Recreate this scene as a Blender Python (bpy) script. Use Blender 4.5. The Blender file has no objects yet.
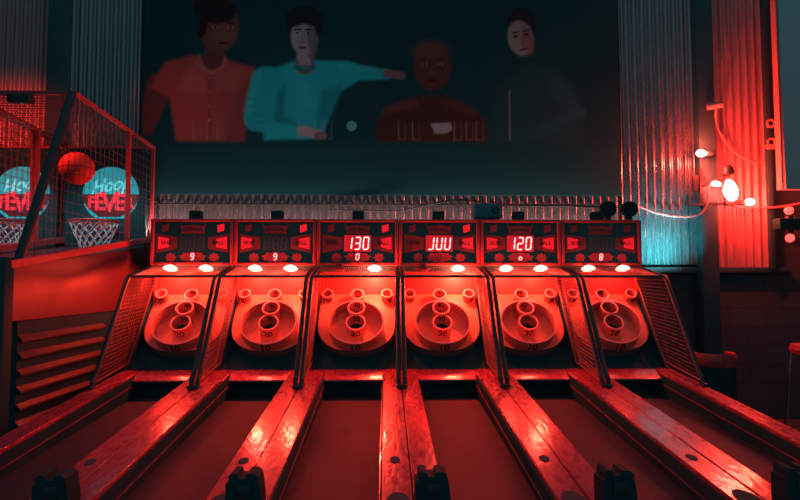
import bpy, bmesh, math, random
import numpy as np
from mathutils import Vector, Matrix
random.seed(7)
S = bpy.context.scene
COL = S.collection
# ------------------------------------------------------------------ camera, world, exposure
cam_d = bpy.data.cameras.new('camera'); cam = bpy.data.objects.new('camera', cam_d); COL.objects.link(cam)
cam_d.sensor_width = 36; cam_d.lens = 573.7/800*36; cam_d.clip_start = .05
cam.location = (0, 0, 1.5); cam.rotation_euler = (math.pi/2+.0554, 0, -.0256)
S.camera = cam
S.view_settings.view_transform = 'Standard'; S.view_settings.look = 'None'
S.view_settings.exposure = 0; S.view_settings.gamma = 1
w = bpy.data.worlds.new('dim teal air'); S.world = w; w.use_nodes = True
w.node_tree.nodes['Background'].inputs[0].default_value = (.25, .80, 1.0, 1)
w.node_tree.nodes['Background'].inputs[1].default_value = .13

RED = (1, .045, .022)
def light(name, kind, loc, power, color, size=.1, target=None, sizey=None, spot=None, blend=.6, spread=None):
    d = bpy.data.lights.new(name, kind); d.energy = power; d.color = color
    o = bpy.data.objects.new(name, d); COL.objects.link(o); o.location = loc
    if kind == 'AREA':
        d.size = size
        if sizey: d.shape = 'RECTANGLE'; d.size_y = sizey
        if spread: d.spread = math.radians(spread)
    else: d.shadow_soft_size = size
    if kind == 'SPOT': d.spot_size = math.radians(spot); d.spot_blend = blend
    if target is not None:
        o.rotation_euler = (Vector(target)-Vector(loc)).to_track_quat('-Z', 'Y').to_euler()
    return o
# unseen red washes over lanes and left wall, then added spots and fills
light('ceiling_wash_lanes', 'AREA', (0, 5.2, 4.9), 3, RED, 5, (0, 4.6, 0), .8, spread=120)
light('ceiling_wash_left', 'SPOT', (-3.6, 4.2, 3.4), 200, RED, .15, (-4.0, 6.2, 2.9), spot=50, blend=1)
light('mural_red_fill', 'SPOT', (-2.0, 2.2, 5.0), 34, RED, .1, (-2.3, 6.2, 3.4), spot=15, blend=1)  # added, unseen red spot that makes the printed shirt read red
light('mural_teal_fill', 'SPOT', (-.8, 2.4, 5.0), 9, (.25, .9, 1), .1, (-.9, 6.2, 3.45), spot=26, blend=1)  # added, unseen teal spot to brighten the printed pullover
light('hidden_teal_fill', 'AREA', (2.92, 5.70, 1.50), 9, (.08, .85, 1), .4, (2.98, 6.2, 1.98), .08, spread=60)  # hidden area light added for the teal on the steel; no tube exists
light('hidden_fill_behind_scoreboards', 'AREA', (0, 5.98, 2.06), 34, (1, .55, .53), 5.0, (0, 6.17, 2.30), .03)  # added light without a fixture, for streaks on the corrugated strip

# ------------------------------------------------------------------ materials
def mat(name, col, rough=.5, metal=0, bump=0, scale=40, var=0, emit=None, es=0, spec=.5, coat=0, rvar=0, stretch=None, trans=0):
    m = bpy.data.materials.new(name); m.use_nodes = True
    nt = m.node_tree; b = nt.nodes['Principled BSDF']
    b.inputs['Base Color'].default_value = (*col, 1); b.inputs['Roughness'].default_value = rough
    b.inputs['Metallic'].default_value = metal; b.inputs['Specular IOR Level'].default_value = spec
    b.inputs['Coat Weight'].default_value = coat; b.inputs['Transmission Weight'].default_value = trans
    if emit:
        b.inputs['Emission Color'].default_value = (*emit, 1); b.inputs['Emission Strength'].default_value = es
    if bump or var or rvar:
        tc = nt.nodes.new('ShaderNodeTexCoord'); n = nt.nodes.new('ShaderNodeTexNoise')
        n.inputs['Scale'].default_value = scale; n.inputs['Detail'].default_value = 4
        src = tc.outputs['Object']
        if stretch:
            mp = nt.nodes.new('ShaderNodeMapping'); mp.inputs['Scale'].default_value = stretch
            nt.links.new(src, mp.inputs[0]); src = mp.outputs[0]
        nt.links.new(src, n.inputs['Vector'])
        if bump:
            bp = nt.nodes.new('ShaderNodeBump'); bp.inputs['Strength'].default_value = bump; bp.inputs['Distance'].default_value = .01
            nt.links.new(n.outputs['Fac'], bp.inputs['Height']); nt.links.new(bp.outputs[0], b.inputs['Normal'])
            if coat: nt.links.new(bp.outputs[0], b.inputs['Coat Normal']); b.inputs['Coat Roughness'].default_value = .10
        if var:
            mx = nt.nodes.new('ShaderNodeMix'); mx.data_type = 'RGBA'
            mx.inputs['A'].default_value = (*[c*(1-var) for c in col], 1); mx.inputs['B'].default_value = (*[min(1, c*(1+var)) for c in col], 1)
            nt.links.new(n.outputs['Fac'], mx.inputs['Factor']); nt.links.new(mx.outputs['Result'], b.inputs['Base Color'])
        if rvar:
            mr = nt.nodes.new('ShaderNodeMapRange'); mr.inputs['To Min'].default_value = max(.03, rough-rvar); mr.inputs['To Max'].default_value = rough+rvar
            mr.inputs['From Min'].default_value = .3; mr.inputs['From Max'].default_value = .7
            nt.links.new(n.outputs['Fac'], mr.inputs['Value']); nt.links.new(mr.outputs[0], b.inputs['Roughness'])
    return m
M = dict(
    black=mat('black laminate', (.010, .11, .12), .7, spec=.15, bump=.1, scale=60),
    blackmat=mat('matt black plastic', (.008, .08, .085), .8, spec=.15),
    steel_black=mat('black painted tube', (.02, .08, .085), .4, bump=.1, scale=90),
    wire=mat('dark steel wire', (.20, .10, .10), .45, metal=.3),
    wire_hoop=mat('hoop netting', (.22, .08, .08), .6),
    rail=mat('worn red lacquered wood', (.42, .055, .11), .30, bump=.22, scale=34, var=.10, rvar=.10, coat=.9, stretch=(1, .35, 1)),
    lane=mat('brown lane felt', (.055, .06, .07), .62, bump=.15, scale=120, var=.25, spec=.2),
    board=mat('red-tinted cream target plastic', (.78, .34, .22), .38, bump=.06, scale=12),  # cream plastic with the tint of the red lamps put into its colour
    ring=mat('target ring plastic', (.66, .30, .26), .35),
    rim_edge=mat('ring edge', (.90, .45, .42), .3),
    boardback=mat('target back panel', (.42, .10, .09), .5, bump=.05),
    boardedge=mat('target side lip', (.20, .22, .22), .5),
    hole=mat('dark hole', (.02, .10, .11), .9),
    ink=mat('black ink', (.015, .04, .045), .7),
    frame=mat('header frame red', (.55, .08, .09), .4, bump=.1, scale=80),
    glass=mat('black header glass', (.012, .09, .10), .12),
    art_red=mat('header art red', (.45, .05, .06), .5, emit=(1, .03, .04), es=.05),
    art_dim=mat('header art dark red', (.30, .05, .06), .5),
    art_teal=mat('header art teal', (.05, .28, .30), .5),
    art_glow=mat('backlit red art', (.5, .05, .06), .5, emit=(1, .008, .02), es=.75),
    led=mat('lit digit', (1, .2, .2), .5, emit=(1, .30, .30), es=3.2),
    led_bg=mat('lit score window', (.4, .02, .03), .3, emit=(1, .015, .03), es=.38),
    led_off=mat('dark score window', (.03, .10, .11), .25),
    led_dim=mat('unlit digit', (.07, .10, .11), .4),
    lens=mat('lit floodlight lens', (1, .3, .3), .3, emit=(1, .16, .12), es=13),
    bulb=mat('lit red bulb', (1, .3, .3), .3, emit=(1, .085, .07), es=60),
    bulb_soft=mat('glowing red globe', (1, .1, .1), .3, emit=(1, .06, .05), es=3),
    galv=mat('galvanised corrugated steel', (.38, .34, .34), .27, metal=.85, bump=0, scale=14, var=.25, rvar=.06, stretch=(3, 3, .4)),
    galv_redlit=mat('red-lit corrugated steel', (.62, .30, .28), .40, metal=.5, bump=0, scale=14, var=.3, rvar=.1, stretch=(3, 3, .4)),  # corrugated steel with the red lamplight put into its colour
    column=mat('dark steel column', (.03, .11, .12), .6, bump=.1),
    conc=mat('concrete floor', (.10, .09, .09), .5, bump=.1, var=.3, scale=6),
    dark_metal=mat('dark fixture metal', (.06, .07, .075), .4, metal=.3),
    cable=mat('black cable', (.04, .05, .055), .5),
    cord=mat('red cord', (.75, .28, .24), .5),
    white_p=mat('pale plastic', (.75, .6, .58), .4),
    panel=mat('pale grey painted sheet', (.80, .82, .82), .7, bump=.3, scale=120, var=.12),
    vinyl=mat('red vinyl', (.55, .09, .09), .3, bump=.1, scale=30),
    hoop_red=mat('red hoop frame paint', (.62, .08, .09), .4, bump=.05),
    hoop_cab=mat('hoop cabinet red laminate', (.10, .04, .05), .42, bump=.05, scale=20, var=.15),
    hoop_dark=mat('dark slats', (.07, .06, .065), .5, bump=.1, scale=20),
    ball=mat('red basketball rubber', (.85, .08, .06), .6, bump=.2, scale=220, emit=(1,.02,.02), es=0),
    disc=mat('backlit teal sign', (.03, .4, .42), .5, emit=(.004, .30, .36), es=.8),
    script=mat('backlit pale script', (.3, .8, .8), .5, emit=(.10, .62, .66), es=.8),
    fever=mat('red sign lettering', (.7, .06, .07), .5, emit=(1, .02, .05), es=.75),
    fever_bg=mat('dark red sign band', (.15, .03, .04), .5, emit=(1, .02, .04), es=.04),
    net=mat('white nylon net', (.85, .9, .9), .7),
    chrome=mat('chrome tube', (.6, .6, .62), .15, metal=1),
)
# concrete block wall
def block_wall():
    m = bpy.data.materials.new('painted concrete block'); m.use_nodes = True; nt = m.node_tree; b = nt.nodes['Principled BSDF']; b.inputs['Specular IOR Level'].default_value = .2
    tc = nt.nodes.new('ShaderNodeTexCoord'); mp = nt.nodes.new('ShaderNodeMapping'); mp.inputs['Rotation'].default_value = (math.pi/2, 0, 0)
    br = nt.nodes.new('ShaderNodeTexBrick'); br.inputs['Scale'].default_value = 1
    br.inputs['Brick Width'].default_value = .4; br.inputs['Row Height'].default_value = .2; br.inputs['Mortar Size'].default_value = .007
    br.inputs['Color1'].default_value = (.07, .11, .12, 1); br.inputs['Color2'].default_value = (.06, .10, .105, 1); br.inputs['Mortar'].default_value = (.07, .07, .07, 1)
    nt.links.new(tc.outputs['Object'], mp.inputs[0]); nt.links.new(mp.outputs[0], br.inputs['Vector']); nt.links.new(br.outputs['Color'], b.inputs['Base Color'])
    bp = nt.nodes.new('ShaderNodeBump'); bp.inputs['Strength'].default_value = .5; bp.inputs['Distance'].default_value = .01; bp.invert = True
    nt.links.new(br.outputs['Fac'], bp.inputs['Height']); nt.links.new(bp.outputs[0], b.inputs['Normal']); b.inputs['Roughness'].default_value = .7
    return m
M['block'] = block_wall()

# ------------------------------------------------------------------ mesh helpers
class MB:
    def __init__(s): s.v = []; s.f = []; s.smooth = []
    def add(s, vs, fs, sm=False):
        o = len(s.v); s.v += [tuple(v) for v in vs]; s.f += [tuple(i+o for i in f) for f in fs]; s.smooth += [sm]*len(fs); return s
    def box(s, x0, x1, y0, y1, z0, z1):
        vs = [(x, y, z) for x in (x0, x1) for y in (y0, y1) for z in (z0, z1)]
        return s.add(vs, [(0, 1, 3, 2), (4, 6, 7, 5), (0, 4, 5, 1), (2, 3, 7, 6), (0, 2, 6, 4), (1, 5, 7, 3)])
    def bbox(s, x0, x1, y0, y1, z0, z1, b=.005):       # box with bevelled edges
        bm = bmesh.new(); bmesh.ops.create_cube(bm, size=1)
        for v in bm.verts: v.co = ((x0+x1)/2+v.co.x*(x1-x0), (y0+y1)/2+v.co.y*(y1-y0), (z0+z1)/2+v.co.z*(z1-z0))
        bmesh.ops.bevel(bm, geom=list(bm.edges), offset=b, segments=2, affect='EDGES', profile=.5)
        bm.verts.index_update(); s.add([v.co[:] for v in bm.verts], [[v.index for v in f.verts] for f in bm.faces]); bm.free(); return s
    def bar(s, p0, p1, w=.01, h=None, up=(0, 0, 1)):   # rectangular bar between two points
        h = h or w; p0 = Vector(p0); p1 = Vector(p1); d = (p1-p0).normalized(); u = Vector(up)
        if abs(d.dot(u)) > .98: u = Vector((0, 1, 0))
        a = d.cross(u).normalized()*w/2; b = a.cross(d).normalized()*h/2
        vs = [p+sx*a+sy*b for p in (p0, p1) for sx, sy in ((-1, -1), (1, -1), (1, 1), (-1, 1))]
        return s.add(vs, [(3, 2, 1, 0), (4, 5, 6, 7), (0, 1, 5, 4), (1, 2, 6, 5), (2, 3, 7, 6), (3, 0, 4, 7)])
    def tube(s, pts, r=.01, n=8, closed=False):
        pts = [Vector(p) for p in pts]; N = len(pts); rings = []
        ref = Vector((.13, .27, .95))
        for i, p in enumerate(pts):
            if closed: t = (pts[(i+1) % N]-pts[i-1]).normalized()
            else: t = (pts[min(i+1, N-1)]-pts[max(i-1, 0)]).normalized()
            a = t.cross(ref)
            if a.length < .2: a = t.cross(Vector((1, .1, 0)))
            a.normalize(); b = t.cross(a).normalized()
            rr = r[i] if isinstance(r, (list, tuple)) else r
            rings.append([p+(a*math.cos(q)+b*math.sin(q))*rr for q in [2*math.pi*k/n for k in range(n)]])
        vs = [v for g in rings for v in g]; fs = []
        for i in range(N if closed else N-1):
            j = (i+1) % N
            for k in range(n): fs.append((i*n+k, i*n+(k+1) % n, j*n+(k+1) % n, j*n+k))
        if not closed: fs += [tuple(range(n))[::-1], tuple((N-1)*n+k for k in range(n))]
        return s.add(vs, fs, n > 5)
    def lathe(s, prof, c=(0, 0, 0), axis=(0, 0, 1), n=32, sx=1, cap=False):   # profile (r, h) about an axis
        ax = Vector(axis).normalized(); q = Vector((0, 0, 1)).rotation_difference(ax); c = Vector(c)
        vs = [c+q@Vector((r*math.cos(2*math.pi*k/n)*sx, r*math.sin(2*math.pi*k/n), h)) for r, h in prof for k in range(n)]
        fs = [(i*n+k, i*n+(k+1) % n, (i+1)*n+(k+1) % n, (i+1)*n+k) for i in range(len(prof)-1) for k in range(n)]
        if cap: fs += [tuple(range(n))[::-1], tuple((len(prof)-1)*n+k for k in range(n))]
        return s.add(vs, fs, True)
    def prism(s, poly, fn, t0, t1):                    # 2D polygon -> fn(a,b,t), between t0 and t1
        n = len(poly); vs = [fn(a, b, t) for t in (t0, t1) for a, b in poly]
        fs = [tuple(range(n))[::-1], tuple(range(n, 2*n))]+[(i, (i+1) % n, n+(i+1) % n, n+i) for i in range(n)]
        return s.add(vs, fs)
    def mesh(s, name):
        me = bpy.data.meshes.new(name); me.from_pydata(s.v, [], s.f); me.polygons.foreach_set('use_smooth', s.smooth)
        bm = bmesh.new(); bm.from_mesh(me); bmesh.ops.recalc_face_normals(bm, faces=bm.faces); bm.to_mesh(me); bm.free()
        try: me.set_sharp_from_angle(angle=math.radians(40))
        except Exception: pass
        return me
CACHE = {}
def obj(name, mb, m, parent=None, key=None, loc=None, mats=None):
    """one mesh object; with a key its mesh is shared by every copy of the part"""
    if key and key in CACHE: me = CACHE[key]
    else:
        r = mb() if callable(mb) else mb
        me = r if isinstance(r, bpy.types.Mesh) else r.mesh(name)
        me.materials.append(m)
        if key: CACHE[key] = me
    o = bpy.data.objects.new(name, me); COL.objects.link(o)
    if parent: o.parent = parent
    if loc: o.location = loc
    return o
def tag(o, label, cat, group=None, kind=None):
    if label: o['label'] = label
    if cat: o['category'] = cat
    if group: o['group'] = group
    if kind: o['kind'] = kind
    return o
def thing(name, label, cat, loc=(0, 0, 0), group=None):
    o = bpy.data.objects.new(name, None); COL.objects.link(o); o.location = loc; o.empty_display_size = .1
    return tag(o, label, cat, group)
def struct(name, mb, m, label=None):
    o = obj(name, mb, m); o['kind'] = 'structure'
    if label: o['label'] = label
    return o
def text_mb(txt, size, fn, depth=.002, shear=0, bold=0, sx=1):
    """lettering as a mesh; fn(x, y, z) bends the flat text onto its surface"""
    c = bpy.data.curves.new('lettering', 'FONT'); c.body = txt; c.size = size; c.align_x = 'CENTER'; c.align_y = 'CENTER'
    c.extrude = depth/2; c.shear = shear; c.offset = bold; c.resolution_u = 3
    t = bpy.data.objects.new('lettering', c); COL.objects.link(t)
    me = bpy.data.meshes.new_from_object(t.evaluated_get(bpy.context.evaluated_depsgraph_get()))
    b = MB(); b.add([fn(v.co.x*sx, v.co.y, v.co.z+depth/2) for v in me.vertices], [tuple(p.vertices) for p in me.polygons])
    bpy.data.objects.remove(t); bpy.data.curves.remove(c); bpy.data.meshes.remove(me)
    return b

# ------------------------------------------------------------------ the setting
WY = 6.2
struct('floor', MB().box(-6, 6, -1.5, 6.4, -.1, 0), M['conc'])
struct('wall_back', MB().box(-6, 6, WY+.06, WY+.2, 0, 5.6), M['block'])
struct('wall_left', MB().box(-6.1, -6, -1.5, 6.4, 0, 5.6), M['block'])
struct('wall_right', MB().box(6, 6.1, -1.5, 6.4, 0, 5.6), M['block'])
def corrugated(x0, x1, z0, z1, y=WY, pitch=.09, amp=.02):
    n = int((x1-x0)/pitch*10); vs = []; fs = []
    for i in range(n+1):
        x = x0+(x1-x0)*i/n; ph = 2*math.pi*(x-x0)/pitch; s = math.cos(ph); s = math.copysign(abs(s)**.8, s)
        vs += [(x, y-amp*s, z0), (x, y-amp*s, z1), (x, y+.03, z0), (x, y+.03, z1)]
    for i in range(n):
        a = 4*i; fs += [(a, a+4, a+5, a+1), (a+2, a+3, a+7, a+6)]
    return MB().add(vs, fs, True)
struct('trim_1', corrugated(-5.9, -3.62, 1.2, 5.4), M['galv_redlit'])
struct('trim_2', corrugated(-3.40, -2.62, 1.2, 5.4), M['galv'])
struct('trim_3', corrugated(-2.60, 2.58, 1.7, 2.62), M['galv'])
struct('trim_4', corrugated(2.59, 3.40, 1.69, 5.4, y=WY-.01), M['galv'])
struct('trim_5', corrugated(3.58, 4.24, 1.64, 5.4), M['galv_redlit'])
struct('trim_6', MB().bbox(-3.62, -3.40, WY-.1, WY+.05, 0, 5.4), M['column'])
struct('trim_7', MB().bbox(3.40, 3.58, WY-.14, WY+.05, 0, 5.4), M['column'])
struct('trim_8', MB().bbox(4.20, 4.26, WY-.06, WY-.015, 1.64, 5.4), M['column'])
struct('trim_9', MB().bbox(2.58, 4.45, WY-.02, WY+.05, 1.60, 1.66), M['column'])

# ------------------------------------------------------------------ the mural (flat printed panel)
def smooth(a, b, x): t = np.clip((x-a)/(b-a), 0, 1); return t*t*(3-2*t)
def mural():
    X0, X1, Z0, Z1 = -2.62, 2.58, 2.44, 4.85
    nx, nz = 520, 240
    xs = np.linspace(X0, X1, nx); zs = np.linspace(Z0, Z1, nz)
    XX, ZZ = np.meshgrid(xs, zs)
    U = (XX+2.629)*92+141; V = 196-(ZZ-2.43)*90.5          # print layout units
    C = np.zeros(XX.shape+(3,)); C[:] = (.006, .075, .08)
    def put(mask, col): C[:] = C*(1-mask[..., None])+np.array(col)*mask[..., None]
    def ell(cx, cy, rx, ry, ang=0, soft=.14):
        a = math.radians(ang); dx = U-cx; dy = V-cy; u = dx*math.cos(a)+dy*math.sin(a); v = -dx*math.sin(a)+dy*math.cos(a)
        return 1-smooth(1-soft, 1+soft, np.sqrt((u/rx)**2+(v/ry)**2))
    def cap(x0, y0, x1, y1, r0, r1, soft=1.3):
        dx, dy = x1-x0, y1-y0; t = np.clip(((U-x0)*dx+(V-y0)*dy)/(dx*dx+dy*dy), 0, 1)
        return 1-smooth(-soft, soft, np.hypot(U-x0-t*dx, V-y0-t*dy)-(r0+(r1-r0)*t))
    def poly(pts, soft=1.3):
        ins = np.zeros(U.shape, bool); dist = np.full(U.shape, 1e9); n = len(pts)
        for i in range(n):
            (x0, y0), (x1, y1) = pts[i], pts[(i+1) % n]
            if y0 != y1: ins ^= ((y0 > V) != (y1 > V)) & (U < (x1-x0)*(V-y0)/(y1-y0)+x0)
            dx, dy = x1-x0, y1-y0; t = np.clip(((U-x0)*dx+(V-y0)*dy)/(dx*dx+dy*dy), 0, 1)
            dist = np.minimum(dist, np.hypot(U-x0-t*dx, V-y0-t*dy))
        return 1-smooth(-soft, soft, np.where(ins, -dist, dist))
    # person in a red-orange shirt, face in shadow
    R = (.62, .10, .09); RD = (.25, .06, .06); RL = (.85, .18, .15)
    put(cap(158, 88, 146, 130, 13, 8, 2), RD)
    put(poly([(163, 65), (190, 57), (206, 62), (226, 62), (250, 69), (258, 88), (246, 100), (242, 144), (176, 144), (168, 100), (148, 90)], 2.5), R)
    put(poly([(190, 60), (206, 66), (204, 98), (176, 92)], 4)*.6, RL)
    put(poly([(214, 66), (240, 70), (236, 90), (212, 94)], 4)*.45, RL)
    put(poly([(236, 96), (246, 80), (244, 144), (222, 144)], 5)*.6, RD)
    put(cap(207, 68, 208, 140, .8, .8, .8)*.7, RD)
    for y in (80, 94, 108, 122): put(ell(207.5, y, 1.4, 1.4, 0, .4), RL)
    put(poly([(196, 56), (206, 70), (222, 56), (226, 66), (208, 78), (192, 66)], 1.2), RL)
    put(cap(212, 48, 210, 62, 9, 10), (.25, .07, .06))
    put(ell(216, 28, 19, 25, 8), (.30, .085, .075)); put(ell(221, 36, 12, 15, 8, .5)*.5, (.5, .15, .12))
    put(ell(211, 11, 22, 14, 8), (.05, .02, .02)); put(ell(199, 26, 5, 15, 8), (.05, .02, .02))
    for ex in (212, 227): put(ell(ex, 29, 3.2, 1.5), (.7, .28, .22)); put(ell(ex, 29, 1.3, 1.3), (.03, .02, .02)); put(ell(ex, 24.5, 4.5, 1), (.05, .02, .02))
    put(cap(220, 30, 222, 38, .8, 1.8), (.45, .13, .11)); put(ell(220, 45, 5.5, 1.2), (.10, .02, .02))
    # person in a teal pullover, one arm along the shoulders of the next
    T = (.02, .62, .64); TD = (.01, .24, .26); TL = (.08, .85, .85); SK = (.62, .46, .43); SKD = (.28, .18, .18)
    put(cap(340, 73, 384, 75, 9, 5, 2), T); put(cap(384, 74, 399, 76, 4, 4), SKD)
    put(poly([(283, 66), (300, 60), (316, 62), (346, 62), (366, 70), (352, 84), (338, 92), (326, 120), (318, 140), (262, 142), (262, 80), (270, 70)], 2.5), T)
    put(cap(264, 84, 254, 120, 16, 12, 2), T); put(cap(254, 122, 300, 132, 11, 7, 2), T)
    put(poly([(274, 96), (282, 88), (282, 118), (300, 128), (272, 124)], 3)*.7, TD)
    put(poly([(318, 92), (340, 84), (328, 118), (312, 136)], 5)*.6, TD)
    put(cap(256, 76, 246, 112, 4, 4, 5)*.45, TL); put(cap(290, 70, 306, 100, 6, 8, 8)*.35, TL); put(cap(338, 68, 372, 70, 3, 2, 3)*.4, TL)
    for k in range(5): put(cap(246+k*2, 100+k*8, 264, 104+k*7, .6, .3, .8)*.4, TD)
    put(cap(300, 132, 318, 136, 5, 4), SK); put(ell(318, 137, 7, 4), SKD); put(ell(349, 127, 5, 5, -40), (.15, .6, .62))
    put(cap(302, 50, 302, 66, 8, 10), SKD); put(cap(299, 58, 302, 64, 5, 6), SK)
    put(ell(300, 38, 12.5, 19, -6), SK); put(ell(309, 40, 5, 17, -4, .4)*.85, SKD); put(ell(313, 40, 2.4, 4), SKD)
    put(poly([(284, 36), (282, 16), (292, 7), (308, 6), (320, 16), (318, 36), (313, 34), (311, 27), (300, 25), (290, 28)], 1.8), (.03, .03, .03))
    for ex in (294, 305): put(ell(ex, 34, 2.6, 1.2), (.75, .65, .62)); put(ell(ex, 34, 1.2, 1.2), (.02, .02, .02)); put(ell(ex, 30.5, 4, 1, 0), (.06, .04, .04))
    put(cap(299.5, 34, 299, 42, .8, 2.0), (.50, .34, .32)); put(ell(299, 43.5, 2.6, .8), SKD); put(ell(299, 49, 4.5, 1.2), (.25, .10, .10))
    put(ell(302, 69, 12, 3.2, 0, .3)*.8, TD)
    # bald person in a brown jacket, very dark
    B = (.10, .035, .03)
    put(ell(430, 66, 19, 25, 0), (.15, .055, .05)); put(ell(428, 50, 16, 9, 0, .6)*.6, (.28, .10, .085))
    for ex in (422, 438): put(ell(ex, 64, 3, 1.4), (.35, .3, .28)); put(ell(ex, 64, 1.3, 1.3), (.01, .01, .01))
    put(cap(430, 66, 430, 74, 1, 2.2), (.20, .07, .06)); put(ell(430, 81, 6, 1.2), (.05, .02, .02))
    put(poly([(372, 144), (376, 118), (396, 106), (416, 96), (446, 96), (470, 108), (482, 120), (486, 144)], 4), B)
    put(cap(384, 112, 410, 104, 4, 5, 4)*.7, (.22, .07, .06)); put(cap(446, 104, 470, 112, 4, 4, 4)*.5, (.18, .06, .05))
    # person in a dark coat with a pale face
    K = (.018, .095, .10)
    put(poly([(490, 150), (494, 90), (510, 72), (530, 62), (556, 66), (574, 84), (586, 150)], 5), K)
    put(cap(556, 84, 578, 112, 9, 7, 4), (.022, .12, .125)); put(cap(578, 112, 536, 132, 6, 5, 4), (.025, .13, .135))
    put(ell(522, 24, 15, 19, -8), (.03, .03, .03)); put(ell(520, 37, 13, 18, -12), (.40, .36, .34)); put(ell(527, 38, 6, 15, -12, .4)*.8, (.34, .14, .12))
    for ex, ey in ((515, 35), (526, 33)): put(ell(ex, ey, 2.8, 1.4, -10), (.05, .05, .05)); put(ell(ex, ey-4, 4, .9, -10), (.06, .05, .05))
    put(cap(521, 35, 522, 43, .8, 1.8), (.26, .20, .19)); put(ell(523, 48, 4.2, 1.1, -10), (.12, .06, .06))
    # table and glasses
    put(smooth(138, 148, V)*(1-smooth(0, 1, np.abs(V-400)-999)), (.008, .08, .085)); put((smooth(146, 150, V)*(1-smooth(156, 200, V)))*.5, (.008, .09, .095))
    for gx in (192, 206, 216, 296, 312, 322, 396, 410, 452, 464, 474):
        put(cap(gx, 122, gx, 140, .5, .5, .7)*.55, (.45, .40, .38)); put(cap(gx+7, 123, gx+7, 139, .4, .4, .7)*.35, (.35, .30, .30)); put(cap(gx, 140, gx+7, 140, .4, .4, .6)*.4, (.35, .30, .30))
    put(poly([(428, 124), (448, 123), (450, 130), (444, 134), (432, 134)], 1.2), (.50, .46, .45))
    put(cap(508, 90, 508, 140, .6, .6, .7)*.7, (.4, .45, .46))
    v = np.stack([XX, np.full(XX.shape, WY-.035), ZZ], -1).reshape(-1, 3)
    i = np.arange((nz-1)*(nx-1)); a = i//(nx-1)*nx+i % (nx-1)
    f = np.stack([a, a+1, a+nx+1, a+nx], -1)
    me = bpy.data.meshes.new('mural_print')
    me.from_pydata(v.tolist(), [], f.tolist())
    at = me.color_attributes.new('print', 'FLOAT_COLOR', 'POINT')
    at.data.foreach_set('color', np.concatenate([C.reshape(-1, 3), np.ones((nx*nz, 1))], 1).astype(np.float32).ravel())
    m = bpy.data.materials.new('matt printed vinyl'); m.use_nodes = True; nt = m.node_tree; b = nt.nodes['Principled BSDF']
    va = nt.nodes.new('ShaderNodeVertexColor'); va.layer_name = 'print'; nt.links.new(va.outputs[0], b.inputs['Base Color'])
    b.inputs['Roughness'].default_value = .8; b.inputs['Specular IOR Level'].default_value = .2
    root = thing('wall_mural', 'wide dark mural of four seated people at a table, above the row of scoreboards', 'mural', (0, WY, 2.44))
    o = obj('print', me, m, root, loc=(0, -WY, -2.44))
    obj('backing_board', MB().box(X0, X1, -.034, -.002, 0, Z1-2.44), M['black'], root)
mural()

# ------------------------------------------------------------------ skee-ball alleys
W = .787; X0 = .127; YF = 2.35                     # unit width, x of the middle boundary, front of the alleys
RS = .0932
rz = lambda y: .697+(y-4.43)*RS                    # top of the side rails
lz = lambda y: .38+(y-YF)*(.545-.38)/(4.92-YF)     # lane surface
A = math.radians(47); BO = Vector((0, 5.15-YF, .877)); BV = Vector((0, math.cos(A), math.sin(A))); BN = Vector((0, -math.sin(A), math.cos(A)))
def bp(u, v, h=0): return BO+BV*v+BN*h+Vector((u, 0, 0))
hw = W/2
def Y(y): return y-YF
def m_cabinet():
    b = MB(); side = [(YF, 0), (YF, lz(YF)), (4.93, .50), (4.93, .72), (5.05, .775), (5.66, 1.50), (5.66, 1.60), (5.98, 1.60), (5.98, 0)]
    for s in (-1, 1):
        x0, x1 = sorted((s*(hw-.003), s*(hw-.022)))
        b.prism(side, lambda a, c, t: (t, Y(a), c), x0, x1)
    b.box(-hw+.02, hw-.02, Y(5.64), Y(5.66), .3, 1.64)           # back of the target bay
    b.prism([(4.95, .50), (4.95, .60), (5.16, .78), (5.66, 1.30), (5.66, .5)], lambda a, c, t: (t, Y(a), c), -hw+.02, hw-.02)
    b.box(-hw+.003, hw-.003, Y(YF), Y(YF+.03), 0, lz(YF)-.02)
    b.box(-hw+.003, hw-.003, Y(5.53), Y(5.98), 1.60, 2.08)       # box behind the scoreboard
    return b
def m_lane():
    b = MB(); b.add([(-hw+.15, 0, lz(YF)), (hw-.15, 0, lz(YF)), (hw-.15, Y(4.94), lz(4.94)), (-hw+.15, Y(4.94), lz(4.94)),
                     (-hw+.15, 0, lz(YF)-.03), (hw-.15, 0, lz(YF)-.03), (hw-.15, Y(4.94), lz(4.94)-.03), (-hw+.15, Y(4.94), lz(4.94)-.03)],
                    [(0, 1, 2, 3), (7, 6, 5, 4), (0, 4, 5, 1), (1, 5, 6, 2), (2, 6, 7, 3), (3, 7, 4, 0)]); return b
def m_rail(s):
    b = MB(); x0, x1 = sorted((s*(hw-.003), s*(hw-.141)))
    bm = bmesh.new(); bmesh.ops.create_cube(bm, size=1)
    for v in bm.verts:
        y = YF if v.co.y < 0 else 5.0
        v.co = (x0 if v.co.x < 0 else x1, Y(y), rz(y)-(.028 if v.co.z < 0 else 0))
    bmesh.ops.bevel(bm, geom=list(bm.edges), offset=.005, segments=2, affect='EDGES')
    bm.verts.index_update(); b.add([v.co[:] for v in bm.verts], [[v.index for v in f.verts] for f in bm.faces]); bm.free(); return b
def m_railside(s):                                  # dark board below the rail, with its ledge
    b = MB(); x0, x1 = sorted((s*(hw-.02), s*(hw-.148)))
    for (dx, top, bot) in ((0, .026, .6),):
        b.prism([(YF+.01, rz(YF)-.027), (4.94, rz(4.94)-.027), (4.94, lz(4.94)-.05), (YF+.01, lz(YF)-.05)], lambda a, c, t: (t, Y(a), c), x0, x1)
    return b
def m_ledge(s):
    xi = s*(hw-.148); b = MB()
    b.bar((xi-s*.006, .02, rz(YF)-.095), (xi-s*.006, Y(4.93), rz(4.93)-.095), .006, .005); return b
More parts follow.
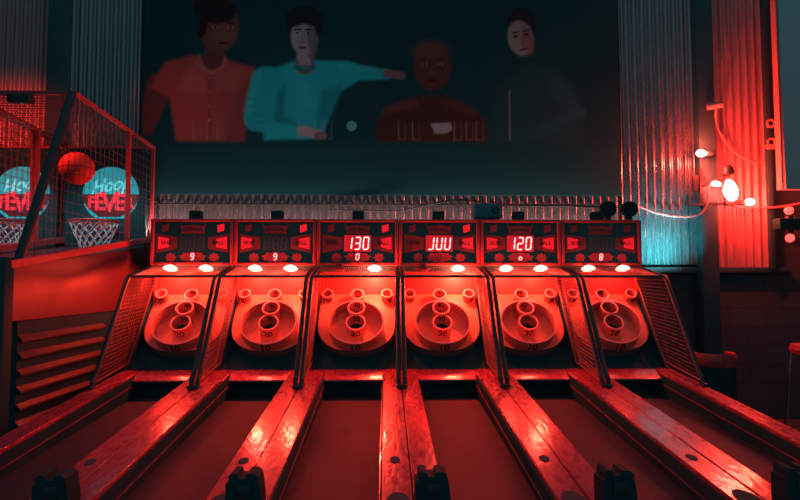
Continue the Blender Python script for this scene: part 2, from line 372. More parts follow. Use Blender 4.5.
def m_crossbar():
    b = MB(); b.prism([(4.84, .672), (4.845, .684), (4.965, .742), (4.98, .744), (5.02, .744), (5.02, .69), (4.94, .672)], lambda a, c, t: (t, Y(a), c), -hw+.141, hw-.141); return b
def m_drop():
    b = MB(); b.box(-hw+.15, hw-.15, Y(4.945), Y(4.96), .50, .71); return b
def board_outline(a=.352, bb=.325, top=.68, n=32):
    se = lambda v: math.copysign(abs(v)**.84, v)
    pts = [(-a, top)]+[(-a*se(math.cos(math.pi*k/n)), bb-bb*se(math.sin(math.pi*k/n))) for k in range(n+1)]+[(a, top)]
    return pts
def m_board():
    return MB().prism(board_outline(), lambda u, v, t: bp(u, v, t), -.012, 0)
def m_boardlip():
    o = board_outline(.358, .333, .68); i = board_outline(.350, .323, .68); b = MB(); n = len(o)
    for (q0, q1) in zip(range(n-1), range(1, n)):
        vs = [bp(*o[q0], -.095), bp(*o[q1], -.095), bp(*i[q1], -.095), bp(*i[q0], -.095), bp(*o[q0], .012), bp(*o[q1], .012), bp(*i[q1], .012), bp(*i[q0], .012)]
        b.add(vs, [(0, 1, 5, 4), (2, 3, 7, 6), (4, 5, 6, 7), (3, 2, 1, 0)], True)
    return b
def m_boardback():
    b = MB(); b.box(-.355, .355, Y(5.62), Y(5.636), 1.34, 1.60)
    for s in (-1, 1):                               # red side cheeks
        b.prism([(5.52, 1.27), (5.63, 1.38), (5.63, 1.585), (5.56, 1.585)], lambda a, c, t: (t, Y(a), c), *sorted((s*.358, s*.366)))
    return b
def m_ring(u, v, r, h, t=.008, n=36, rb=None):
    rb = rb or r
    return MB().lathe([(rb, 0), (r, h), (r+.001, h+.002), (r-t, h+.002), (r-t, h-.002), (rb-t, .001)], bp(u, v), BN, n)
def m_lip(u, v, r, h, t=.010, n=36):
    return MB().lathe([(r+.003, h-.004), (r+.004, h+.003), (r-t, h+.004), (r-t, h-.004)], bp(u, v), BN, n)
def m_hole(u, v, r):
    return MB().lathe([(0.001, .003), (r, .003), (r, 0)], bp(u, v), BN, 28)
def wrap(u0, v0, r, h):                             # text on the front outside of a ring
    def f(x, y, z):
        a = x/r; rr = r+.001+z
        return bp(u0+rr*math.sin(a), v0-rr*math.cos(a), h+y)
    return f
def inside(u0, v0, r, h):                           # text inside the back wall of a cup
    def f(x, y, z):
        a = x/r; rr = r-.009-z
        return bp(u0+rr*math.sin(a), v0+rr*math.cos(a), h+y)
    return f
RINGS = [  # name, u, v, radius, height, number placements
    ('large_ring', 0, .252, .252, .12, ('10', 'out', .115)),
    ('scoring_cup', 0, .245, .088, .115, ('20', 'out', .098)),
    ('scoring_cup', 0, .408, .078, .127, ('40', 'in', .085)),
    ('scoring_cup', 0, .612, .062, .085, ('50', 'in', .075)),
    ('scoring_cup', -.283, .622, .052, .085, ('100', 'out', .072)),
    ('scoring_cup', .283, .622, .052, .085, ('100', 'out', .072))]
# scoreboard lettering and art
HY = 5.52; HZ0, HZ1 = 1.66, 2.10
def hp(x, z, t=0): return (x, Y(HY)-t, z)          # scoreboard plane; z measured from world floor
def m_hframe():
    b = MB(); y0, y1 = Y(HY)-.03, Y(HY)+.02; f = .030
    b.bbox(-hw+.003, -hw+.003+f, y0, y1, HZ0, HZ1, .004); b.bbox(hw-.003-f, hw-.003, y0, y1, HZ0, HZ1, .004)
    b.bbox(-hw+.003+f, hw-.003-f, y0, y1, HZ1-.025, HZ1, .004); b.bbox(-hw+.003+f, hw-.003-f, y0, y1, HZ0, HZ0+.025, .004); return b
def flat(poly, t0=.001, t1=.003):
    return MB().prism(poly, lambda a, c, t: hp(a, c, t), t0, t1)
HZ = lambda q: HZ1-.02-(q*.40)                      # 0..1 from the top
def m_plaque(): return flat([(-.125, HZ(.07)), (-.10, HZ(.12)), (0, HZ(.09)), (.10, HZ(.12)), (.125, HZ(.07)), (.105, HZ(.22)), (.115, HZ(.31)), (-.115, HZ(.31)), (-.105, HZ(.22))])
def m_wing(s): return flat([(s*.34, HZ(.30)), (s*.34, HZ(.76)), (s*.145, HZ(.66)), (s*.145, HZ(.38))])
def m_winglamp(s): return flat([(s*.325, HZ(.37)), (s*.325, HZ(.67)), (s*.225, HZ(.62)), (s*.225, HZ(.42))], .003, .005)
def m_star():
    pts = []; n = 9
    for k in range(2*n):
        r = 1 if k % 2 == 0 else .80; a = 2*math.pi*k/(2*n)+.17
        pts.append((.135*r*math.cos(a), HZ(.86)+.055*r*math.sin(a)))
    return flat(pts)
def m_gear(s):
    pts = []
    for k in range(16):
        r = 1 if k % 2 == 0 else .68; a = 2*math.pi*k/16
        pts.append((s*.205+.056*r*math.cos(a), HZ(.87)+.050*r*math.sin(a)))
    return flat(pts)
def m_token(s): 
    c = s*.262; return flat([(c-.03, HZ(.10)), (c+.035, HZ(.06)), (c+.035, HZ(.22)), (c-.025, HZ(.27))])
def m_window(): return flat([(-.13, HZ(.33)), (.13, HZ(.33)), (.13, HZ(.72)), (-.13, HZ(.72))], .003, .007)
def m_counter(): return flat([(-.028, HZ(.75)), (.028, HZ(.75)), (.028, HZ(.95)), (-.028, HZ(.95))], .003, .006)
SEG = dict(a=((0, 1), (1, 1)), b=((1, 1), (1, .5)), c=((1, .5), (1, 0)), d=((0, 0), (1, 0)), e=((0, .5), (0, 0)), f=((0, 1), (0, .5)), g=((0, .5), (1, .5)))
DIG = {'0': 'abcdef', '1': 'bc', '2': 'abged', '3': 'abgcd', '9': 'abfgcd', '8': 'abcdefg', 'J': 'bcd', 'U': 'bcdef', 'o': 'cdeg'}
def m_digit(segs, cx, cz, dw, dh, th, t=.009):
    b = MB()
    for s in segs:
        (x0, z0), (x1, z1) = SEG[s]; sl = .10*dh
        p = [Vector((cx-dw/2+x0*dw+sl*(z0-.5), 0, cz-dh/2+z0*dh)), Vector((cx-dw/2+x1*dw+sl*(z1-.5), 0, cz-dh/2+z1*dh))]
        d = (p[1]-p[0]).normalized(); a, c = p[0]+d*th*.55, p[1]-d*th*.55; nn = Vector((-d.z, 0, d.x))*th/2
        P = [p[0]+d*th*.1, a+nn, c+nn, p[1]-d*th*.1, c-nn, a-nn]
        b.prism([(q.x, q.z) for q in P], lambda u, v, tt: hp(u, v, tt), t-.002, t)
    return b
TY, TZ = 4.99, 1.545                                # front corners of the cage roof
def m_pole(s):
    x = s*(hw-.024); pts = [(x, Y(4.43), rz(4.43)+.004), (x, Y(4.43)+.02, rz(4.43)+.06)]
    for k in range(5): pts.append((x, Y(4.43+(TY-4.43)*(.12+.76*k/4)), rz(4.43)+(TZ-rz(4.43))*(.12+.76*k/4)))
    pts += [(x, Y(TY)-.012, TZ-.025), (x, Y(TY)+.012, TZ-.004), (x, Y(TY)+.05, TZ+.004), (x, Y(5.49), 1.635)]
    return MB().tube(pts, .0185, 10)
def m_foot(s):
    x = s*(hw-.022); return MB().bbox(x-.019, x+.019, Y(4.43)-.035, Y(4.43)+.035, rz(4.43)-.002, rz(4.43)+.022, .004)
def m_cage(s):
    x = s*(hw-.022); b = MB()
    F = lambda t: Vector((x, Y(4.43+(TY-4.43)*t), rz(4.43)+.03+(TZ-rz(4.43)-.03)*t))
    R = lambda t: Vector((x, Y(5.05+(5.62-5.05)*t), .80+(1.56-.80)*t))
    n = 24
    for i in range(n+1):
        t = i/n; p, q = F(t), R(t); mid = [p.lerp(q, k/4) for k in range(5)]
        for k in (1, 2, 3): mid[k] += Vector((random.uniform(-.004, .004), 0, random.uniform(-.004, .002)))
        b.tube(mid, .0018, 4)
    m_ = 14
    for i in range(m_+1): b.tube([F(k/6).lerp(R(k/6), i/m_) for k in range(7)], .0018, 4)
    b.tube([R(0)-Vector((0, .0, .0)), R(1)], .007, 6); b.tube([F(0), R(0)], .007, 6)
    return b
def m_roof():
    b = MB(); x0, x1 = -hw+.03, hw-.03
    P = lambda x, t: Vector((x, Y(TY+.03)+(Y(5.48)-Y(TY+.03))*t, TZ+(1.64-TZ)*t))
    for i in range(37): x = x0+(x1-x0)*i/36; b.bar(P(x, 0), P(x, 1), .005, .003)
    for j in range(7): b.bar(P(x0, j/6), P(x1, j/6), .003, .003)
    return b
def m_valance():
    b = MB(); b.tube([(-hw+.022, Y(TY)+.03, TZ+.002), (hw-.022, Y(TY)+.03, TZ+.002)], .0115, 8); return b
LAMPX = (-.165, .165); LY, LZ = 5.42, 1.632
def m_lamp(x):                                        # socket clipped to the lower scoreboard frame
    return MB().lathe([(.014, 0), (.022, -.01), (.022, -.05), (.030, -.06)], (x, Y(5.49), LZ+.02), (0, 1, .25), 16, cap=True)
def m_lens(x): return MB().lathe([(.004, .026), (.030, .018), (.058, .0), (.066, -.012), (.046, -.024), (.004, -.028)], (x, Y(LY)-.005, LZ), (0, .35, 1), 20, cap=True)
def m_topbox(): return MB().bbox(-.055, .055, Y(5.56), Y(5.66), 2.08, 2.19, .008)
def m_reader():                                       # dark upright housing with two horns on the left rail
    b = MB(); cx, y0, y1 = -hw+.075, Y(2.44), Y(2.54)
    z0, z1 = rz(2.45)-.001, .70
    prof = [(-.075, z0), (-.075, z1-.035), (-.062, z1-.03), (-.062, z1-.004), (-.052, z1+.008), (-.028, z1+.004), (-.024, z1-.014), (.006, z1-.016),
            (.012, z1+.004), (.040, z1+.006), (.058, z1-.008), (.066, z1-.05), (.072, z1-.1), (.072, z0)]
    b.prism([(cx+p, q) for p, q in prof], lambda a, c, t: (a, t, c), y0, y1); return b
def m_reader_slot(): 
    cx = -hw+.075; return MB().bbox(cx-.03, cx+.03, Y(2.434), Y(2.442), .60, .66, .002)
def disc_on_rail(x, y, r, ry, h=.003):
    z = rz(y)+.0005; return MB().prism([(r*math.cos(2*math.pi*k/24), ry*math.sin(2*math.pi*k/24)) for k in range(24)],
        lambda a, c, t: (x+a, Y(y)+c, z+c*RS+t), 0, h)
SCORES = [dict(main=None, ball='9', lamps=(0, 1), L=1, R=1), dict(main=None, ball='9', lamps=(0, 1), L=1, R=1), dict(main='130', ball='0', lamps=(1,), L=0, R=1),
          dict(main='JUU', ball=None, lamps=(1,), L=0, R=1), dict(main='120', ball='o', lamps=(0, 1), L=1, R=1), dict(main=None, ball='8', lamps=(0, 1), L=1, R=1)]
POW = [38, 46, 54, 54, 34, 8]
LAB = ['leftmost red skee-ball alley, score window dark, lit 9 below, beside the hoop game',
       'second red skee-ball alley from the left, dark score window over a lit 9',
       'third skee-ball alley from the left, scoreboard lit with 130 and one floodlight burning',
       'fourth alley from the left, lit score digits open at the top like J, U, U',
       'skee-ball alley beside the dim rightmost one, scoreboard lit with 120',
       'rightmost skee-ball alley, dim target, dark score window, beside the block wall']
def alley(i):
    c = SCORES[i]; xc = X0+(i-3+.5)*W
    t = thing('skee_ball_alley', LAB[i], 'arcade game', (xc, YF, 0), 'skee-ball alleys in a row')
    P = lambda n, f, m, par=t, k=None: obj(n, f, M[m], par, key=k or n)
    P('cabinet', m_cabinet, 'black'); P('lane', m_lane, 'lane')
    for s in (-1, 1):
        r = P('side_rail', lambda: m_rail(s), 'rail', k='rail%d' % s)
        P('rail_skirt', lambda: m_railside(s), 'black', r, 'skirt%d' % s); P('ledge', lambda: m_ledge(s), 'rail', r, 'ledge%d' % s)
    P('cross_bar', m_crossbar, 'rail'); P('drop_panel', m_drop, 'black')
    bd = P('target_board', m_board, 'board'); P('lip', m_boardlip, 'boardedge', bd); P('back_panel', m_boardback, 'boardback')
    for q, (nm, u, v, r, h, (txt, side, sz)) in enumerate(RINGS):
        g = P(nm, lambda: m_ring(u, v, r, h, n=48 if r > .2 else 32), 'ring', k='ring%d' % q)
        P('rim', lambda: m_lip(u, v, r, h), 'rim_edge', g, 'rim%d' % q)
        fn = wrap(u, v, r, h*.45) if side == 'out' else inside(u, v, r, h*.60)
        P('number', lambda: text_mb(txt, sz, fn, .001, bold=.002, sx=.85), 'ink', g, 'num%d' % q)
        if q == 1: P('number', lambda: text_mb('30', .09, inside(u, v, r, h*.58), .001, bold=.002, sx=.85), 'ink', g, 'num30')
        if r < .2: P('hole', lambda: m_hole(u, v-.004, r-.012), 'hole', g, 'hole%d' % q)
    # scoreboard
    hd = P('scoreboard_frame', m_hframe, 'frame')
    gl = P('scoreboard_glass', lambda: MB().box(-hw+.03, hw-.03, Y(HY), Y(HY)+.006, HZ0+.02, HZ1-.02), 'glass')
    P('plaque', m_plaque, 'art_dim', gl); P('plaque_lettering', lambda: text_mb('SKEE-BALL', .042, lambda x, y, z: hp(x, HZ(.19)+y-(x*x)*1.2, .003+z), .001, bold=.001), 'ink', gl)
    P('burst_emblem', m_star, 'art_red', gl)
    for s, wd, lit in ((-1, 'SKEE', c['L']), (1, 'BALL', c['R'])):
        P('wing_panel', lambda: m_wing(s), 'art_dim', gl, 'wing%d' % s)
        if lit: P('wing_light', lambda: m_winglamp(s), 'art_glow', gl, 'wl%d' % s)
        P('wing_lettering', lambda: text_mb(wd, .052, lambda x, y, z: hp(x+s*.245, HZ(.52)+y, .006+z), .001, bold=.001), 'ink', gl, 'wt%d' % s)
        P('gear_emblem', lambda: m_gear(s), 'art_red', gl, 'gear%d' % s)
    P('token_emblem', lambda: m_token(-1), 'art_dim', gl, 'tok-1')
    P('token_emblem', lambda: m_token(1), 'art_glow' if i not in (4, 5) else 'art_dim', gl, 'tok1%d' % (i in (4, 5)))
    on = c['main']
    sw = P('score_window', m_window, 'led_bg' if on else 'led_off', t, 'win%d' % bool(on))
    for k in range(3):
        ch = (on or '888')[k]; cx = -.08+k*.080
        dg = obj('digit', m_digit(DIG[ch], cx, HZ(.525), .048, .115, .0125), M['led' if on else 'led_dim'], sw)
        if ch != '8': pass
    bc = P('ball_counter', m_counter, 'art_red', t, 'cnt')
    if c['ball']: obj('digit', m_digit(DIG[c['ball']], 0, HZ(.85), .026, .056, .0075, .0085), M['led'], bc)
    else: obj('digit', m_digit(DIG['0'], 0, HZ(.85), .026, .056, .0075, .0085), M['ink'], bc)
    for k, x in enumerate(LAMPX):
        l = P('floodlight', lambda: m_lamp(x), 'dark_metal', t, 'lamp%d' % k)
        litk = k in c['lamps']
        P('lens', lambda: m_lens(x), 'lens' if litk else 'led_dim', l, 'lens%d%d' % (k, litk))
        if litk:
            d = light('floodlight_glow', 'POINT', (0, 0, 0), POW[i]/len(c['lamps']), RED, .036)
            d.parent = l; d.location = (x, Y(5.45), LZ-.074)
    # cage
    for s in (-1, 1):
        p = P('cage_pole', lambda: m_pole(s), 'steel_black', t, 'pole%d' % s); P('pole_foot', lambda: m_foot(s), 'steel_black', p, 'foot%d' % s)
        P('side_mesh', lambda: m_cage(s), 'wire', t, 'cage%d' % s)
    P('roof_mesh', m_roof, 'wire'); P('roof_bar', m_valance, 'steel_black')
    P('top_box', m_topbox, 'blackmat')
    rd = P('coin_reader', m_reader, 'blackmat'); P('slot', m_reader_slot, 'dark_metal', rd)
    P('small_hole_disc', lambda: disc_on_rail(hw-.075, 3.06, .026, .04), 'hole'); P('cup_recess', lambda: disc_on_rail(hw-.068, 2.60, .052, .085), 'hole')  # flat dark discs; the darkness of the rail holes is only their colour
for i in range(6): alley(i)

# ------------------------------------------------------------------ hoop games on the left
def hoop_game(x0, x1, label):
    xc = (x0+x1)/2; h = (x1-x0)/2
    t = thing('basketball_hoop_game', label, 'arcade game', (xc, 3.8, 0), 'basketball hoop games at the left')
    o_ = lambda n, b, m, par=t, k=None: obj(n, b, M[m], par, key='hg_'+(k or n))
    Yh = lambda y: y-3.8
    zt = lambda y: 1.62+(y-3.86)*.147
    def cab():
        b = MB(); b.prism([(3.86, 1.24), (3.86, 1.60), (6.12, 1.60+2.26*.125), (6.12, 1.24)], lambda a, c, q: (q, Yh(a), c), -h+.01, h-.020); return b
    o_('cabinet', cab, 'hoop_cab')
    o_('lower_cabinet', lambda: MB().box(-h+.01, h-.036, Yh(3.95), Yh(6.12), 0, 1.24), 'black')
    def railm(s): return MB().bar((s*(h-.026), Yh(3.82), zt(3.82)), (s*(h-.026), Yh(6.12), zt(6.12)), .05, .05)
    for s in (-1, 1): o_('side_rail', lambda: railm(s), 'hoop_red', t, 'sr%d' % s)
    o_('louvre_panel', lambda: MB().box(h-.0355, h-.030, Yh(3.952), Yh(5.15), .3, 1.22), 'black')
    def slat(k):
        z = 1.14-k*.115
        return MB().prism([(0, z), (.028, z-.03), (.028, z-.045), (0, z-.02)], lambda a, c, q: (h-.030+a, q, c), Yh(3.96), Yh(5.12))
    for k in range(8): o_('louvre_slat', lambda: slat(k), 'hoop_dark', t, 'slat%d' % k)
    o_('corner_post', lambda: MB().bbox(h-.05, h-.004, Yh(3.76), Yh(3.858), 0, 1.66, .006), 'black')
    # cage frame
    TA, TB = (4.53, 2.99), (6.1, 2.92)
    for s in (-1, 1):
        x = s*(h-.015); xf = s*(h-.036)
        o_('front_pole', lambda: MB().tube([(xf, Yh(3.94), zt(3.94)), (xf, Yh(TA[0]), TA[1])], .032, 10), 'steel_black', t, 'fp%d' % s)
        o_('middle_pole', lambda: MB().bar((x, Yh(5.52), zt(5.5)), (x, Yh(5.5), 2.945), .035, .035), 'hoop_red', t, 'mp%d' % s)
        o_('rear_pole', lambda: MB().bar((x, Yh(6.08), zt(6.08)), (x, Yh(6.08), 2.92), .03, .03), 'hoop_red', t, 'rp%d' % s)
        o_('top_rail', lambda: MB().bar((x, Yh(TA[0]), TA[1]), (x, Yh(TB[0]), TB[1]), .03, .03), 'hoop_red', t, 'tr%d' % s)
        def net():
            b = MB(); L = lambda y: zt(y)+.02; Tz = lambda y: (zt(3.94)+(y-3.94)*(TA[1]-zt(3.94))/(TA[0]-3.94)) if y < TA[0] else TA[1]+(y-TA[0])*(TB[1]-TA[1])/(TB[0]-TA[0])
            y = 4.0
            while y < 6.08: b.bar((x, Yh(y), L(y)), (x, Yh(y), Tz(y)), .003); y += .08
            z = 1.72
            while z < 2.95:
                ys = 3.94+(z-zt(3.94))*(TA[0]-3.94)/(TA[1]-zt(3.94)); ye = min(6.08, 3.86+(z-1.62)/.147)
                if ye > ys: b.bar((x, Yh(ys), z), (x, Yh(ye), z), .003)
                z += .08
            return b
        o_('side_net', net, 'wire_hoop', t, 'sn%d' % s)
    o_('front_bar', lambda: MB().bar((-h+.01, Yh(TA[0]), TA[1]), (h-.01, Yh(TA[0]), TA[1]), .028, .028), 'hoop_red')
    o_('rear_bar', lambda: MB().bar((-h+.01, Yh(TB[0]), TB[1]), (h-.01, Yh(TB[0]), TB[1]), .028, .028), 'hoop_red')
    def roof():
        b = MB(); n = 34; m = 26
        for i in range(n+1):
            u = -h+.02+(2*h-.04)*i/n; b.bar((u, Yh(TA[0]), TA[1]), (u, Yh(TB[0]), TB[1]), .004)
        for j in range(m+1):
            q = j/m; b.bar((-h+.02, Yh(TA[0]+(TB[0]-TA[0])*q), TA[1]+(TB[1]-TA[1])*q), (h-.02, Yh(TA[0]+(TB[0]-TA[0])*q), TA[1]+(TB[1]-TA[1])*q), .012, .003)
        return b
    o_('roof_net', roof, 'wire_hoop')
    sl = light('net_fill', 'AREA', (0, 0, 0), 1.6, (.15, .85, 1), .3, sizey=.1, spread=120); sl.parent = t; sl.location = (.05, Yh(5.35), 2.62)  # added teal light, apart from the sign, to brighten the net
    sl.rotation_euler = Vector((0, .5, -1)).to_track_quat('-Z', 'Y').to_euler()
    lp = o_('cage_lamp', lambda: MB().bbox(-.09, .09, Yh(TA[0])-.02, Yh(TA[0])+.06, TA[1]-.075, TA[1]-.015, .01), 'dark_metal')  # invented lamp housing; its red spot is added to brighten the ball
    ll = light('added_cage_glow', 'SPOT', (0, 0, 0), 24, RED, .05, spot=120, blend=1); ll.parent = lp; ll.location = (.05, Yh(TA[0])+.02, TA[1]-.09)
    ll.rotation_euler = Vector((0, .75, -1)).to_track_quat('-Z', 'Y').to_euler()
    # backboard with the sign
    BY = Yh(5.95)
    bb = o_('backboard', lambda: MB().bbox(-h+.03, h-.03, BY, BY+.03, 1.86, 2.88, .004), 'black')
    cx = .06; cz = 2.40; r = .285
    def disc():
        pts = [(cx+r*math.cos(a), cz+r*math.sin(a)) for a in [math.radians(-62+304*k/44) for k in range(45)]]
        return MB().prism(pts, lambda a, c, q: (a, BY-q, c), .001, .006)
    o_('sign_disc', disc, 'disc', bb)
    def band():
        pts = [(cx-.29, cz+.0), (cx+.29, cz+.0), (cx+.285, cz-.06), (cx+.21, cz-.17), (cx+.10, cz-.235), (cx-.11, cz-.235), (cx-.22, cz-.15), (cx-.285, cz-.06)]
        return MB().prism(pts, lambda a, c, q: (a, BY-q, c), .006, .010)
    o_('sign_band', band, 'fever_bg', bb)
    o_('script_lettering', lambda: text_mb('Hoop', .20, lambda x, y, z: (cx+x, BY-.007-z, cz+.095+y+x*.18), .004, shear=.3, bold=.003, sx=.85), 'script', bb)
    def fever():
        b = MB()
        for ch, xx, sz in (('F', -.19, .17), ('E', -.105, .24), ('V', -.005, .29), ('E', .10, .24), ('R', .19, .17)):
            tb = text_mb(ch, sz, lambda x, y, z: (cx+xx+x, BY-.011-z, cz-.09+y), .004, bold=.006); b.add(tb.v, tb.f)
        return b
    o_('block_lettering', fever, 'fever', bb)
    # rim and net
    RY = Yh(5.66); RZ = 2.09; rx = .045; RR = .215
    circ = [(rx+RR*math.cos(2*math.pi*k/36), RY+RR*math.sin(2*math.pi*k/36), RZ) for k in range(36)]
    rim = o_('rim', lambda: MB().tube(circ, .010, 8, True), 'hoop_red')
    o_('bracket', lambda: MB().bbox(rx-.07, rx+.07, RY+RR-.01, BY+.001, RZ-.06, RZ+.015, .004), 'hoop_red', rim)
    def netm():
        b = MB(); n = 14; lv = [(1, 0), (.93, -.055), (.82, -.11), (.70, -.165), (.60, -.22), (.56, -.26)]
        for d in (1, -1):
            for k in range(n):
                b.tube([(rx+RR*q*math.cos(2*math.pi*(k+d*j*.5)/n), RY+RR*q*math.sin(2*math.pi*(k+d*j*.5)/n), RZ-.006+dz) for j, (q, dz) in enumerate(lv)], .005, 4)
        return b
    o_('net', netm, 'net', rim)
    return t
hoop_game(-3.335, -2.445, 'hoop game with teal Hoop sign and red cage, next to the skee-ball row')
hoop_game(-4.235, -3.345, 'hoop game cut off by the left edge of the picture, teal Hoop sign behind net')
bt = thing('basketball', 'bright red basketball in the air before the hoop nearest the skee-ball row', 'ball', (-2.60, 4.86, 2.455))
bs = bmesh.new(); bmesh.ops.create_uvsphere(bs, u_segments=32, v_segments=20, radius=.137)
bme = bpy.data.meshes.new('skin'); bs.to_mesh(bme); bs.free(); bme.polygons.foreach_set('use_smooth', [True]*len(bme.polygons))
obj('skin', bme, M['ball'], bt)
def seams():
    b = MB(); r = .1375
    for n_ in ((1, 0, 0), (0, 0, 1)):
        q = Vector((0, 0, 1)).rotation_difference(Vector(n_)); b.tube([q@Vector((r*math.cos(a), r*math.sin(a), 0)) for a in [2*math.pi*k/40 for k in range(40)]], .0018, 5, True)
    return b
obj('seam', seams, M['ink'], bt)

# ------------------------------------------------------------------ conduit, cables and lamps along the wall
def cable(name, pts, r, m, label, cat, n=8, group=None):
    P = [Vector(p) for p in pts]; out = []
    for i in range(len(P)-1):                         # Catmull-Rom
        p0, p1, p2, p3 = P[max(i-1, 0)], P[i], P[i+1], P[min(i+2, len(P)-1)]
        for k in range(8):
            t = k/8; out.append(.5*((2*p1)+(p2-p0)*t+(2*p0-5*p1+4*p2-p3)*t*t+(3*p1-p0-3*p2+p3)*t**3))
    out.append(P[-1])
    return tag(obj(name, MB().tube(out, r, n), M[m]), label, cat, group)
cable('conduit', [(-2.55, 6.165, 2.33), (0, 6.165, 2.33), (2.45, 6.165, 2.335)], .013, 'dark_metal', 'straight dark conduit running along the steel strip below the mural', 'pipe')
cable('cable', [(-.6, 6.10, 2.27), (.1, 6.05, 2.25), (.45, 6.0, 2.31), (.75, 5.9, 2.35), (.98, 5.8, 2.32)], .009, 'cable', 'black cable sagging towards the projector box above the zeros scoreboard', 'cable')
cable('cable', [(1.10, 5.8, 2.31), (1.4, 5.95, 2.30), (1.9, 5.98, 2.30), (2.31, 5.92, 2.28)], .012, 'cable', 'black cable between the projector box and the two round can lights', 'cable')
pj = thing('projector', 'dark boxy projector behind the top of the scoreboard with zeros', 'projector', (1.04, 5.80, 2.08))
obj('body', MB().bbox(-.14, .14, -.1, .1, .06, .21, .02), M['art_teal'], pj)
obj('stand', MB().box(-.05, .05, -.05, .05, 0, .062), M['dark_metal'], pj)
obj('lens', MB().lathe([(.035, 0), (.035, .03), (.028, .035), (.002, .03)], (.06, -.10, .14), (0, -1, 0), 20, cap=True), M['glass'], pj)
for x, lab in ((2.29, 'left of the two round black can lights above the rightmost scoreboard'), (2.51, 'right of the two round black can lights above the rightmost scoreboard')):
    t = thing('can_light', lab, 'spotlight', (x, 5.84, 2.082), 'round can lights')
    obj('stand', MB().bbox(-.03, .03, -.03, .03, 0, .10, .004), M['dark_metal'], t, key='cl_s')
    obj('housing', lambda: MB().lathe([(.02, .09), (.06, .06), (.08, .0), (.08, -.07), (.072, -.07)], (0, 0, .17), (.1, 1, .15), 24, cap=True), M['blackmat'], t, key='cl_h')
    obj('lens', lambda: MB().lathe([(.07, -.06), (.05, -.066), (.002, -.07)], (0, 0, .17), (.1, 1, .15), 24), M['glass'], t, key='cl_l')
cable('cord', [(2.56, 5.93, 2.29), (2.72, 6.08, 2.31), (2.95, 6.12, 2.24), (3.2, 6.10, 2.20), (3.36, 6.02, 2.22), (3.43, 5.98, 2.35), (3.44, 5.98, 2.50), (3.52, 5.98, 2.56)], .010, 'cord', 'pinkish cord looping from the can lights up to the bright wall bulbs', 'cord')
cable('cord', [(3.66, 6.02, 2.33), (3.9, 6.08, 2.30), (4.25, 6.10, 2.31), (4.55, 6.08, 2.36)], .012, 'cord', 'thick cord along the red-lit steel sheet right of the bright bulbs', 'cord')
cable('cord', [(3.56, 6.0, 3.36), (3.62, 6.10, 3.22), (3.70, 6.13, 3.08), (3.84, 6.14, 2.92), (4.02, 6.14, 2.82), (4.16, 6.14, 2.83)], .010, 'cord', 'pale cord hanging from the small camera down the red-lit steel sheet', 'cord')
def bulb(name, base, loc, d, label, power, r=.04, glow='bulb', group=None, L=1):
    """a screw bulb in a socket pointing along d"""
    t = thing(name, label, 'light bulb', loc, group)
    obj('socket', MB().lathe([(.022, -.09), (.026, -.08), (.026, -.03), (.020, -.015)], (0, 0, 0), d, 16, cap=True), M['dark_metal'], t)
    g = obj('glass', MB().lathe([(.016, -.02), (r*.75, .01*L), (r, .04*L), (r*.9, .065*L), (r*.5, .085*L), (.002, .09*L)], (0, 0, 0), d, 20), M[glow], t)
    l = light('bulb_glow', 'POINT', (0, 0, 0), power, RED, .04); l.parent = t
    l.location = Vector(d).normalized()*.05+Vector((0, -.06, 0)); return t
G = 'bright red bulbs on the right wall'
b0 = bulb('light_bulb', 0, (3.40, 5.96, 2.865), (-1, 0, .05), 'bright bulb highest on the wall, pointing left over the grey steel sheet', 75, .04, group=G)
bulb('light_bulb', 0, (3.62, 5.92, 2.56), (.15, -.1, -1), 'big bright bulb hanging down at the dark column', 60, .07, group=G, L=2.4)
bulb('light_bulb', 0, (3.84, 5.98, 2.345), (1, -.05, .08), 'bright bulb pointing right, lowest of the wall bulbs', 40, .04, group=G)
bulb('light_bulb', 0, (3.53, 5.93, 2.53), (-1, -.1, .1), 'small bright bulb pointing left beside the big bulb', 6, .03, group=G)
obj('stem', MB().tube([(.08, 0, 0), (.10, .03, 0), (.10, .102, .0)], .012, 8), M['dark_metal'], b0)
t = thing('lamp_bracket', 'dark bracket holding the bulbs at the steel column', 'bracket', (3.5, 6.05, 2.3))
obj('upright', MB().bar((-.12, -.03, -.02), (-.12, -.03, .42), .03), M['dark_metal'], t)
obj('upright', MB().bar((.11, -.10, .0), (.11, -.10, .44), .026), M['dark_metal'], t)
obj('arm', MB().bar((-.26, -.05, .02), (.36, -.08, .04), .028), M['dark_metal'], t)
obj('arm', MB().bar((-.14, -.03, .22), (.12, -.10, .26), .022), M['dark_metal'], t)
obj('hood', MB().lathe([(.03, .10), (.05, .08), (.065, .0), (.06, .0)], (.12, -.13, .33), (0, 0, 1), 20), M['dark_metal'], t)
obj('junction_box', MB().bbox(-.20, -.06, -.03, .0, .16, .34, .006), M['dark_metal'], t)
t = thing('security_camera', 'small pale bullet camera high on the dark column', 'camera', (3.56, 5.98, 3.37))
obj('housing', MB().lathe([(.03, -.08), (.034, -.07), (.034, .07), (.028, .075)], (-.02, 0, .02), (1, -.35, .1), 18, cap=True), M['cord'], t)
obj('lens', MB().lathe([(.028, .076), (.024, .082), (.002, .08)], (-.02, 0, .02), (1, -.35, .1), 18, cap=True), M['glass'], t)
obj('mount', MB().tube([(-.03, .0, .02), (-.03, .05, .06), (-.03, .075, .07)], .009, 8), M['cord'], t)
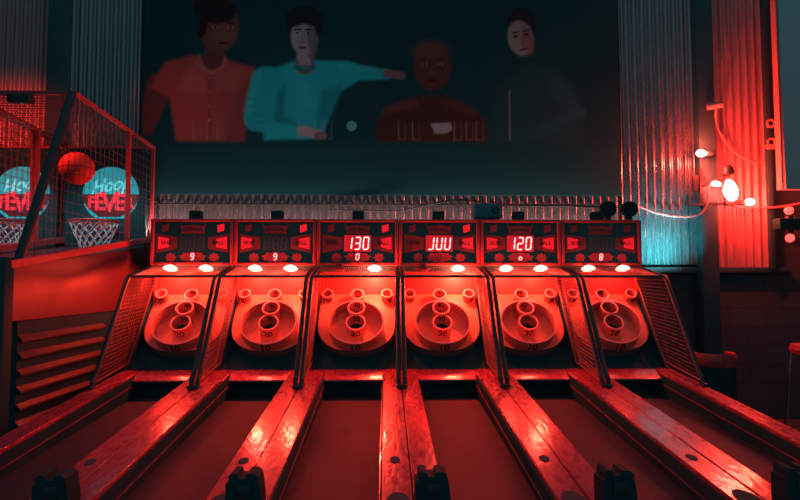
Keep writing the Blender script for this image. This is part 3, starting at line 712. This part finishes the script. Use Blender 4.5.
for z, lab in ((3.23, 'upper small ring fitting on the edge of the red-lit steel sheet'), (3.02, 'lower clamp fitting on the edge of the red-lit steel sheet')):
    t = thing('pipe_clamp', lab, 'clamp', (4.21, 6.10, z))
    obj('ring', MB().tube([(.04*math.cos(2*math.pi*k/20), -.02, .04*math.sin(2*math.pi*k/20)) for k in range(20)], .012, 8, True), M['cord'], t)
    if z < 3.1: obj('body', MB().bbox(-.05, .06, -.03, .01, -.07, -.02, .006), M['cord'], t)
    obj('stem', MB().bar((0, -.02, -.03), (0, .03, -.03), .014), M['cord'], t)
# pale panel hanging at the right edge
t = thing('hanging_panel', 'large pale grey sheet hanging at the top right edge', 'panel', (4.42, 5.6, 2.42))
obj('sheet', MB().add([(x+dz*.0, y, z) for z, dz in ((0, 0), (2.4, 1)) for x, y in ((-.43-.02*dz, -.03), (.9, -.03), (.9, .03), (-.43-.02*dz, .03))],
    [(3, 2, 1, 0), (4, 5, 6, 7), (0, 1, 5, 4), (1, 2, 6, 5), (2, 3, 7, 6), (3, 0, 4, 7)]), M['panel'], t)
obj('edge_strip', MB().box(-.475, -.455, -.035, .04, 0, 2.4), M['cord'], t)
# double beacon
t = thing('warning_light', 'black box with red globes above and below, at the right edge', 'lamp', (4.24, 5.78, 2.09))
obj('box', MB().bbox(-.22, .30, -.06, .06, -.055, .06, .01), M['blackmat'], t)
for dz in (.145, -.14):
    g = obj('globe', MB().lathe([(.002, .04), (.028, .034), (.042, .01), (.042, -.014), (.03, -.03), (.02, -.04)], (-.08, 0, dz), (0, -.5, 1), 20), M['bulb_soft'], t)
    obj('collar', MB().bar((-.08, 0, dz*.62), (-.08, 0, dz*.35), .05), M['dark_metal'], g)
obj('wall_arm', MB().bar((.10, .05, 0), (.10, .36, 0), .04), M['dark_metal'], t)

# ------------------------------------------------------------------ seats by the wall
t = thing('tub_chair', 'small dark tub chair with ribbed red vinyl top, right of the last alley', 'chair', (3.06, 5.30, 0))
def tubband(prof, ribs=0):
    b = MB(); n = 60; vs = []
    for r_, z in prof:
        for k in range(n+1):
            a = math.radians(150+240*k/n); rr = r_+ribs*math.cos(k*math.pi*.5); vs.append((rr*math.cos(a), -rr*math.sin(a)*.85, z))
    fs = [(j*(n+1)+k, j*(n+1)+k+1, (j+1)*(n+1)+k+1, (j+1)*(n+1)+k) for j in range(len(prof)-1) for k in range(n)]
    return b.add(vs, fs, True)
bk = obj('backrest_pad', tubband([(.150, .72), (.178, .725), (.192, .76), (.190, .81), (.172, .845), (.150, .84), (.138, .80), (.150, .72)], .003), M['vinyl'], t)
bs2 = obj('backrest_shell', tubband([(.14, .40), (.172, .40), (.176, .74), (.15, .74), (.14, .40)]), M['blackmat'], t)
bk.rotation_euler = bs2.rotation_euler = (0, 0, math.pi)
obj('seat', MB().lathe([(.002, .36), (.165, .36), (.18, .39), (.17, .43), (.002, .44)], (0, 0, 0), (0, 0, 1), 28), M['blackmat'], t)
for sx in (-1, 1):
    for sy in (-1, 1): obj('leg', MB().tube([(sx*.10, sy*.10, .37), (sx*.13, sy*.13, 0)], .014, 8), M['dark_metal'], t)
t = thing('bar_stool', 'tall stool with chrome legs cut off by the right edge', 'stool', (3.42, 4.5, 0))
obj('seat', MB().lathe([(.002, .93), (.17, .93), (.185, .96), (.17, 1.0), (.002, 1.01)], (0, 0, 0), (0, 0, 1), 28), M['vinyl'], t)
for sx in (-1, 1):
    for sy in (-1, 1): obj('leg', MB().tube([(sx*.12, sy*.12, .935), (sx*.19, sy*.17, 0)], .012, 10), M['chrome'], t)
obj('foot_ring', MB().tube([(.19*math.cos(2*math.pi*k/24), .175*math.sin(2*math.pi*k/24), .32) for k in range(24)], .008, 8, True), M['chrome'], t)
